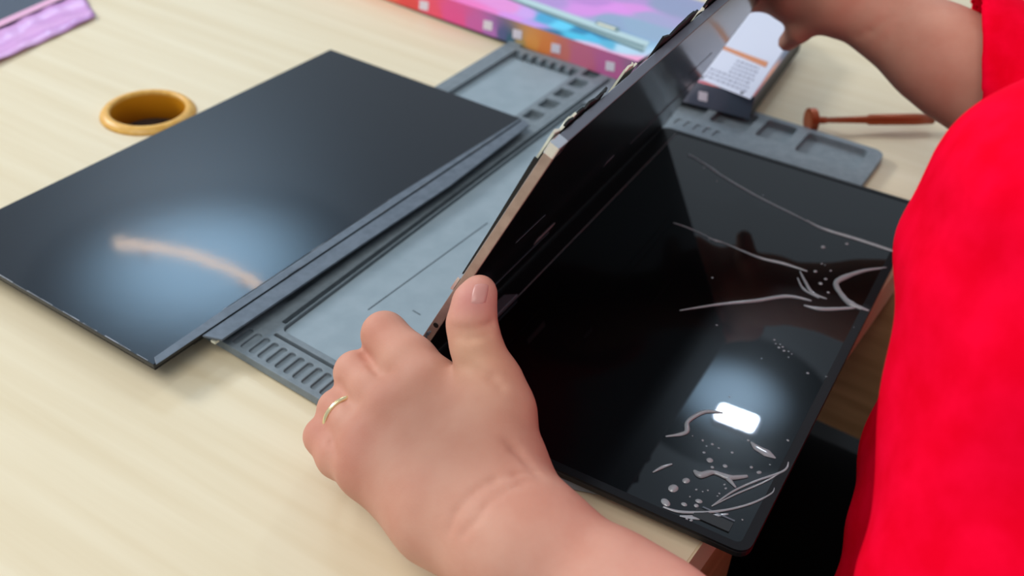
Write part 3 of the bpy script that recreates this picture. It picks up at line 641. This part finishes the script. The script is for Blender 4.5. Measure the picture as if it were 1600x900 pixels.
# thumb
TC = [dp(766, 596, .466), dp(744, 540, .468), dp(737, 506, .4685), dp(742, 472, .4695), dp(750, 455, .4705)]
for (a, b), (ra, rb) in zip(zip(TC[:-1], TC[1:]), ((.0132, .0110), (.0110, .0106), (.0106, .0092), (.0092, .0074))): B.cone(a, b, ra, rb, .004)
# fingers: each grown in a field of its own, then joined
fingers = {
 'i': ([mcp['i'], dp(640, 566, .490), dp(601, 523, .502), dp(600, 540, .526), dp(626, 560, .541)], [.0150, .0128, .0108, .0092, .0078]),
 'm': ([mcp['m'], dp(588, 612, .492), dp(557, 583, .503), dp(566, 590, .527), dp(596, 598, .540)], [.0145, .0122, .0104, .0090, .0078]),
 'r': ([mcp['r'], dp(552, 665, .488), dp(530, 641, .499), dp(540, 640, .521), dp(575, 640, .530)], [.0138, .0112, .0100, .0086, .0076]),
 'p': ([mcp['p'], dp(530, 712, .484), dp(505, 682, .494), dp(520, 680, .511), dp(555, 680, .518)], [.0130, .0104, .0088, .0078, .0070]),
}
for q, (pts, rr) in fingers.items():
    Fd = Field(X, Y, Z)
    for a, b, ra, rb in zip(pts[:-1], pts[1:], rr[:-1], rr[1:]): Fd.cone(a, b, ra, rb, .003)
    B.merge(Fd, .0035); del Fd
for q in 'imrp':   # knuckle bumps on the back of the hand
    B.cone(mcp[q]-view*.006, mcp[q]-view*.006, .0095, .0095, .010)
# creases
def on_surf(pts, depth): return [dp(x, y, depth) for x, y in pts]
def near_surf(pts, t0=.40):
    """walk each view ray until it meets the skin"""
    out = []
    for x, y in pts:
        d = ray(x, y); t = np.arange(t0-.08, t0+.16, .0007); P = EYE+d[None]*t[:, None]
        i = [np.clip(np.searchsorted(A, P[:, c]), 1, len(A)-1) for c, A in enumerate(B.ax)]; v = B.D[i[0], i[1], i[2]]
        h = np.nonzero(v < .0003)[0]
        if len(h): out.append(P[h[0]])
    return out
for pts, w, dpt in (
    ([(704, 512), (725, 515), (750, 512), (768, 505)], .0014, .0022), ([(706, 526), (735, 530), (765, 524)], .0013, .0016), ([(708, 520), (735, 522), (766, 517)], .0010, .0006),
    ([(836, 741), (805, 742), (770, 752), (740, 768), (712, 800), (700, 830)], .0016, .0012), ([(845, 750), (815, 756), (785, 772), (760, 792), (745, 812), (722, 838)], .0014, .0008),
    ([(722, 572), (745, 578), (768, 590), (782, 606)], .0020, .0010), ([(826, 726), (806, 704), (792, 690)], .0022, .0009),
    ([(562, 530), (568, 553), (582, 574), (590, 584)], .0016, .0022), ([(530, 598), (540, 622), (546, 636)], .0014, .0015), ([(510, 660), (518, 690), (526, 712)], .0013, .0014)):
    L = near_surf(pts)
    if len(L) > 1: B.groove(L, w, dpt)
# ---- right arm and hand
fr = (ERj-WRj); fr_l = np.linalg.norm(fr); fr /= fr_l
B.cone(WRj, WRj+fr*.08, .0240, .0305, .014); B.cone(WRj+fr*.07, ERj, .0300, .043, .014); B.cone(ERj, SRj, .042, .052, .02)
rp = dp(1262, -45, .710)
rk = [SP(SL_+.020, .190-.0215*i, .014+.001*i) for i in range(4)]
for i, kx in enumerate(rk):
    B.cone(WRj*.75+rp*.25, rp*.45+kx*.55, .0200, .0150, .014)
    B.cone(rp*.45+kx*.55, kx, .0150, .0105, .012)
rt0, rt1, rt2, rt3 = dp(1290, -8, .705), dp(1240, -12, .712), dp(1198, -10, .724), dp(1160, 3, .735)
B.cone(WRj*.6+rt0*.4, rt1, .0200, .0165, .014); B.cone(rt1, rt2, .0160, .0115, .006); B.cone(rt2, rt3, .0112, .0085, .004)
for i, kx in enumerate(rk):
    tip = SP(SL_-.014, .178-.018*i, -ST-.0090); mid = SP(SL_+.010, .188-.021*i, -ST-.004)
    Fd = Field(X, Y, Z); Fd.cone(kx, mid, .0098, .0088, .003).cone(mid, tip, .0088, .0074, .003); B.merge(Fd, .003); del Fd
Fd = Field(X, Y, Z); Fd.cone(dp(1290, 18, .70), dp(1248, 48, .72), .0105, .0085, .003).cone(dp(1248, 48, .72), dp(1230, 66, .735), .0085, .0066, .003); B.merge(Fd, .004); del Fd   # little finger hanging lower
for pts, w, dpt in (([(1395, 0), (1385, 30), (1360, 50), (1335, 62)], .0022, .0022), ([(1415, 10), (1395, 50), (1370, 75)], .0020, .0012)):
    L = near_surf(pts, .64)
    if len(L) > 1: B.groove(L, w, dpt)
# ---- trunk inside the shirt
ch = (SLj+SRj)/2+EO*.03
B.cone(SLj+EO*.02, SRj+EO*.0, .055, .055, .03); B.cone(ch+np.array([0, 0, -.03]), BASE+np.array([-.02, .02, .10]), .10, .115, .04)
B.cone(ch, ch+np.array([0, 0, .105]), .052, .050, .03)
hc = ch-EO*.055+np.array([0, 0, .235]); hz = -EO*.35-np.array([0, 0, 1.])*-.93; hz /= np.linalg.norm(hz)      # head leaning over the desk
hf = -EO-hz*np.dot(-EO, hz); hf = hf-hz*.45; hf /= np.linalg.norm(hf); hs = np.cross(hz, hf); hs /= np.linalg.norm(hs); hz = np.cross(hf, hs)
def HP(f_, s_, z_): return hc+hf*f_+hs*s_+hz*z_
B.cone(ch+np.array([0, 0, .08]), HP(-.03, 0, -.06), .052, .055, .03)
B.ell(HP(-.005, 0, .03), (hf, hs, hz), (.098, .076, .085), .02); B.ell(HP(.022, 0, -.045), (hf, hs, hz), (.070, .062, .070), .02)
B.cone(HP(.070, 0, -.092), HP(.074, 0, -.092), .020, .020, .02)                                   # chin
B.cone(HP(.088, 0, .008), HP(.106, 0, -.030), .007, .0125, .008)                                   # nose
for q in (-1, 1):
    B.cone(HP(.083, .012*q, .020), HP(.078, .044*q, .020), .009, .008, .008)                         # brow
    B.ell(HP(.080, .031*q, .001), (hf, hs, hz), (.013, .014, .009), .003)                           # eye
    B.ell(HP(.072, .036*q, -.028), (hf, hs, hz), (.020, .020, .018), .012)                          # cheek
    B.ell(HP(-.008, .079*q, -.012), (hf, hs, hz), (.016, .008, .030), .004)                         # ear
B.cone(HP(.089, -.018, -.062), HP(.089, .018, -.062), .0065, .0065, .005); B.cone(HP(.087, -.015, -.071), HP(.087, .015, -.071), .007, .007, .005)   # lips
B.groove([HP(.098, -.020, -.0665), HP(.101, 0, -.0655), HP(.098, .020, -.0665)], .003, .003)
P, F = B.mesh(); P = smooth_mesh(P, F, 3)
person = bpy.data.objects.new('person', None); COL.objects.link(person); person.location = tuple(BASE)
props(person, 'person in red short-sleeved top and black trousers, both hands holding the tilted cover', 'person')
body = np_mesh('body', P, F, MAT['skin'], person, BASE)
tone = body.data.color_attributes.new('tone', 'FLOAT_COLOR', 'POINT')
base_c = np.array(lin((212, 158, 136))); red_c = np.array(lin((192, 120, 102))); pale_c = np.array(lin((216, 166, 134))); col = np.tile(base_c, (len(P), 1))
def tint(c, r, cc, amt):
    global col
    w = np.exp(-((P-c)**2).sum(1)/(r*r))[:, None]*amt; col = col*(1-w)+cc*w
for q in 'imrp':
    tint(mcp[q]-view*.012, .012, red_c, .75); tint(fingers[q][0][2]-view*.006, .010, red_c, .45)
tint(TC[3]-view*.01, .012, np.array(lin((206, 136, 132))), .8); tint(TC[1]-view*.012, .012, pale_c, .8); tint(TC[0], .022, pale_c, .5)
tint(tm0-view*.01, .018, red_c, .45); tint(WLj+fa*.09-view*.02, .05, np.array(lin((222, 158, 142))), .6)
tint(dp(655, 660, .462), .030, np.array(lin((162, 116, 96))), .85); tint(dp(720, 720, .445), .026, np.array(lin((164, 118, 97))), .8); tint(dp(600, 740, .465), .016, np.array(lin((172, 124, 102))), .6)  # darker hand back: skin tone plus shade put into the colour
tint(WLj+fa*.10-view*.02, .045, np.array(lin((238, 190, 170))), .9)  # paler forearm: skin tone with the light on it painted in
for q in (-1, 1): tint(HP(.093, .031*q, .001), .006, np.array(lin((60, 40, 34))), .9)
tint(HP(.094, 0, -.066), .013, np.array(lin((176, 96, 92))), .8)
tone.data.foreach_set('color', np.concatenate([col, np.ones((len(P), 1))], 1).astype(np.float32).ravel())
# thumb nail and ring
def free_part(name, g, m, **kw): return link_mesh(name, g.v, g.f, m, person, BASE, **kw)
def skin_hit(x, y, t0=.42):
    d = ray(x, y); t = np.arange(t0-.10, t0+.18, .0004); Q = EYE+d[None]*t[:, None]
    i = [np.clip(np.searchsorted(A, Q[:, c]), 1, len(A)-1) for c, A in enumerate(B.ax)]; v = B.D[i[0], i[1], i[2]]; h = np.nonzero(v < 0.0)[0]
    return Q[h[0]] if len(h) else None
from mathutils.bvhtree import BVHTree
near = np.nonzero(((P-TC[3])**2).sum(1) < .05**2)[0]; keep = np.isin(F, near).all(1); rm = np.full(len(P), -1); rm[near] = np.arange(len(near))
bvh = BVHTree.FromPolygons([tuple(p) for p in P[near]], [tuple(q) for q in rm[F[keep]]])
vs = []; n_ = 14
for i in range(n_+1):
    for j in range(n_+1):
        u, w = i/n_*2-1, j/n_*2-1
        px = 750+u*13.5*math.sqrt(max(0.05, 1-.22*w*w))+w*3; py = 459-w*18*math.sqrt(max(.05, 1-.35*u*u))
        h_ = bvh.ray_cast(Vector(EYE), Vector(ray(px, py)).normalized())
        q, nn = (np.array(h_[0]), np.array(h_[1])) if h_[0] else (vs[-1], -CF)
        if nn@CF > 0: nn = -nn
        vs.append(q+nn*(.0005-.0009*max(abs(u), abs(w))**5))
fs = [(i*(n_+1)+j, (i+1)*(n_+1)+j, (i+1)*(n_+1)+j+1, i*(n_+1)+j+1) for i in range(n_) for j in range(n_)]
nail = free_part('thumb_nail', Geo().add(vs, fs), MAT['nail'], smooth=True); nail.parent = body
ra_, rb_ = fingers['r'][0][1], fingers['r'][0][2]; rc = ra_*.55+rb_*.45; rd = (rb_-ra_)/np.linalg.norm(rb_-ra_)
x_ = np.cross(rd, (0, 0, 1)); x_ /= np.linalg.norm(x_); y_ = np.cross(x_, rd); rr = .0112
ringp = [rc+x_*rr*math.cos(a)+y_*rr*math.sin(a) for a in np.linspace(0, 2*math.pi, 49)]
free_part('finger_ring', Geo().tube(ringp, 0.00115, 10, upv=tuple(rd)), MAT['gold'], smooth=True, )

# ---- shirt
def shirt_field():
    X2 = axes_grid([(.06, .68, .0034)]); Y2 = axes_grid([(.10, .84, .0034)]); Z2 = axes_grid([(-.34, .32, .0034)])
    G_ = Field(X2, Y2, Z2)
    ul = (ELj-SLj); ulen = np.linalg.norm(ul); ul = ul/ulen; ur = (ERj-SRj); urn = np.linalg.norm(ur); ur = ur/urn
    G_.cone(SLj, SLj+ul*ulen*.9, .0655, .0545, .03)
    G_.cone(SRj, ERj+fr*-.0, .068, .062, .03); G_.cone(ERj, ERj-fr*.10, .057, .052, .02)
    G_.cone(SLj+EO*.03, SRj+EO*.0, .070, .070, .05)
    G_.cone(ch+np.array([0, 0, -.03]), BASE+np.array([-.02, .02, .02]), .120, .140, .05)
    G_.cone(dp(1334, 640, .60)+EO*.115, dp(1322, 900, .58)+EO*.115, .105, .115, .04)
    x, y, z = G_.grid((slice(None),)*3)
    # folds running down the sleeve and around the body
    q = (x*ul[0]+y*ul[1]+z*ul[2]); s1 = x*.5-y*.6+z*.62
    G_.D += (.0016*np.sin(s1*120+3*np.sin(q*26)+y*40)*np.sin(q*14+1.1)+.0011*np.sin(q*95+s1*50+2*np.sin(s1*40))).astype(np.float32)
    low = np.clip((q-((SLj@ul)+ulen*.48))/(ulen*.3), 0, 1); G_.D += (low*.0028*np.sin(q*150+s1*34)).astype(np.float32)
    # sleeves are open: hollow them from the cuffs and cut the ends
    c1 = SLj+ul*ulen*.83; c2 = ERj-fr*.080
    for c, d, a, b, ra, rb in ((c1, ul, SLj+ul*ulen*.45, SLj+ul*ulen*1.1, .0460, .0470), (c2, -fr, ERj-fr*.02, ERj-fr*.12, .0475, .0455)):
        Hh = Field(X2, Y2, Z2); Hh.cone(a, b, ra, rb, .002); G_.D = np.maximum(G_.D, -Hh.D); del Hh
        d = d if d is ul else (d-CU*.60)/np.linalg.norm(d-CU*.60); pl_ = (x-c[0])*d[0]+(y-c[1])*d[1]+(z-c[2])*d[2]; near = ((x-c[0])**2+(y-c[1])**2+(z-c[2])**2) < .085**2
        G_.D = np.where(near, np.maximum(G_.D, pl_), G_.D).astype(np.float32)
    nk = Field(X2, Y2, Z2); nk.cone(ch+np.array([0, 0, .02]), ch+np.array([0, 0, .2]), .055, .058, .002); G_.D = np.maximum(G_.D, -nk.D)
    return G_
G_ = shirt_field(); P2, F2 = G_.mesh(); P2 = smooth_mesh(P2, F2, 3); del G_
shirt = np_mesh('shirt', P2, F2, MAT['shirt'], person, BASE)
Hh_ = Field(axes_grid([(.15, .60, .004)]), axes_grid([(.28, .68, .004)]), axes_grid([(.22, .62, .004)]))
Hh_.ell(HP(-.014, 0, .040), (hf, hs, hz), (.102, .083, .088), .02); Hh_.ell(HP(-.045, 0, -.01), (hf, hs, hz), (.070, .078, .065), .02)
x, y, z = Hh_.grid((slice(None),)*3)
cut = (x-HP(.052, 0, .03)[0])*hf[0]+(y-HP(.052, 0, .03)[1])*hf[1]+(z-HP(.052, 0, .03)[2])*hf[2]; low = -((x-hc[0])*hz[0]+(y-hc[1])*hz[1]+(z-hc[2])*hz[2])-.045
Hh_.D = np.maximum(Hh_.D, np.maximum(np.minimum(cut, cut-((x-hc[0])*hz[0]+(y-hc[1])*hz[1]+(z-hc[2])*hz[2]-.055)*1.2), low)).astype(np.float32)
P4, F4 = Hh_.mesh(); P4 = smooth_mesh(P4, F4, 3); np_mesh('hair', P4, F4, MAT['hair'], person, BASE)
T_ = Field(axes_grid([(-.12, .66, .008)]), axes_grid([(.10, .90, .008)]), axes_grid([(-.75, -.12, .008)]))
hipL, hipR = BASE+np.array([-.03, -.06, .0]), BASE+np.array([.05, .10, .0])
kL, kR = hipL-EO*.38+np.array([0, 0, .02]), hipR-EO*.38+np.array([0, 0, .02])
T_.cone(hipL, hipR, .12, .12, .04); T_.cone(hipL, kL, .095, .072, .03); T_.cone(hipR, kR, .095, .072, .03)
T_.cone(kL, kL+np.array([0, 0, -.40]), .070, .060, .02); T_.cone(kR, kR+np.array([0, 0, -.40]), .070, .060, .02)
P3, F3 = T_.mesh(); P3 = smooth_mesh(P3, F3, 2); np_mesh('trousers', P3, F3, MAT['trousers'], person, BASE)

# ------------------------------------------------------------------ lamps seen only as reflections, and added glows for streak and halo
def lamp(name, c, ax, ay, sx, sy, m, label):
    t = Thing(name, c, label, 'lamp'); c = np.array(c, float); ax = np.array(ax, float); ay = np.array(ay, float)
    t.part('diffuser', Geo().box(c-ax*sx/2-ay*sy/2, ax*sx, ay*sy, (0, 0, .004)), MAT[m]); t.part('lamp_housing', Geo().box(c-ax*(sx/2+.01)-ay*(sy/2+.01)+np.array([0, 0, .0045]), ax*(sx+.02), ay*(sy+.02), (0, 0, .03)), MAT['white_print']); return t
cl_ = lamp('ceiling_lamp', (.722, 2.425, 1.9), (.90, -.436, 0), (.436, .90, 0), .112, .056, 'lamp', 'small rectangular ceiling lamp whose reflection shows on the glossy display')
arc = []
for t in np.linspace(0, 1, 24):
    x, y = (180, 381), (290, 384); c3 = (405, 446)
    px = (1-t)**2*180+2*t*(1-t)*310+t*t*405; py = (1-t)**2*381+2*t*(1-t)*385+t*t*446
    d = ray(px, py); Pq = at(px, py, .0155); rd_ = d*np.array([1, 1, -1]); arc.append(Pq+rd_*((1.9-Pq[2])/rd_[2]))
tb = Thing('streak_arc', arc[12], 'unseen warm glowing arc, added so that a streak reflects on the left panel', 'lamp')  # arc added only for the warm streak it reflects on the panel
tb.part('tube', Geo().tube(arc, .016, 12), MAT['tube'], smooth=True)
for i in (4, 20): tb.part('arc_clip', Geo().box(arc[i]+np.array([-.01, -.01, .012]), (.02, 0, 0), (0, .02, 0), (0, 0, .04)), MAT['white_print'])

wc = np.array([-1.14, 3.12, 1.98]); wl = Thing('round_lamp', wc, 'round frosted ceiling lamp whose soft glow shows on the left screen', 'lamp')
def disc(c, R_):
    v, f = [], []
    for i in range(9):
        for k in range(48): v.append(np.array(c)+np.array([(R_*i/8+1e-5)*math.cos(k*math.pi/24), (R_*i/8+1e-5)*math.sin(k*math.pi/24), 0]))
    for i in range(8):
        for k in range(48): f.append((i*48+k, i*48+(k+1) % 48, (i+1)*48+(k+1) % 48, (i+1)*48+k))
    return Geo().add(v, f)
wl.part('diffuser', disc(wc, .61), MAT['soft'])
wl.part('lamp_housing', Geo().lathe(wc, [(.001, .004), (.62, .004), (.62, .05), (.001, .05)]), MAT['white_print'])
cl_.part('halo_disc', disc(np.array([.730, 2.58, 1.95]), .34), MAT['halo_glow'])  # glowing disc added to make the halo around the lamp's reflection
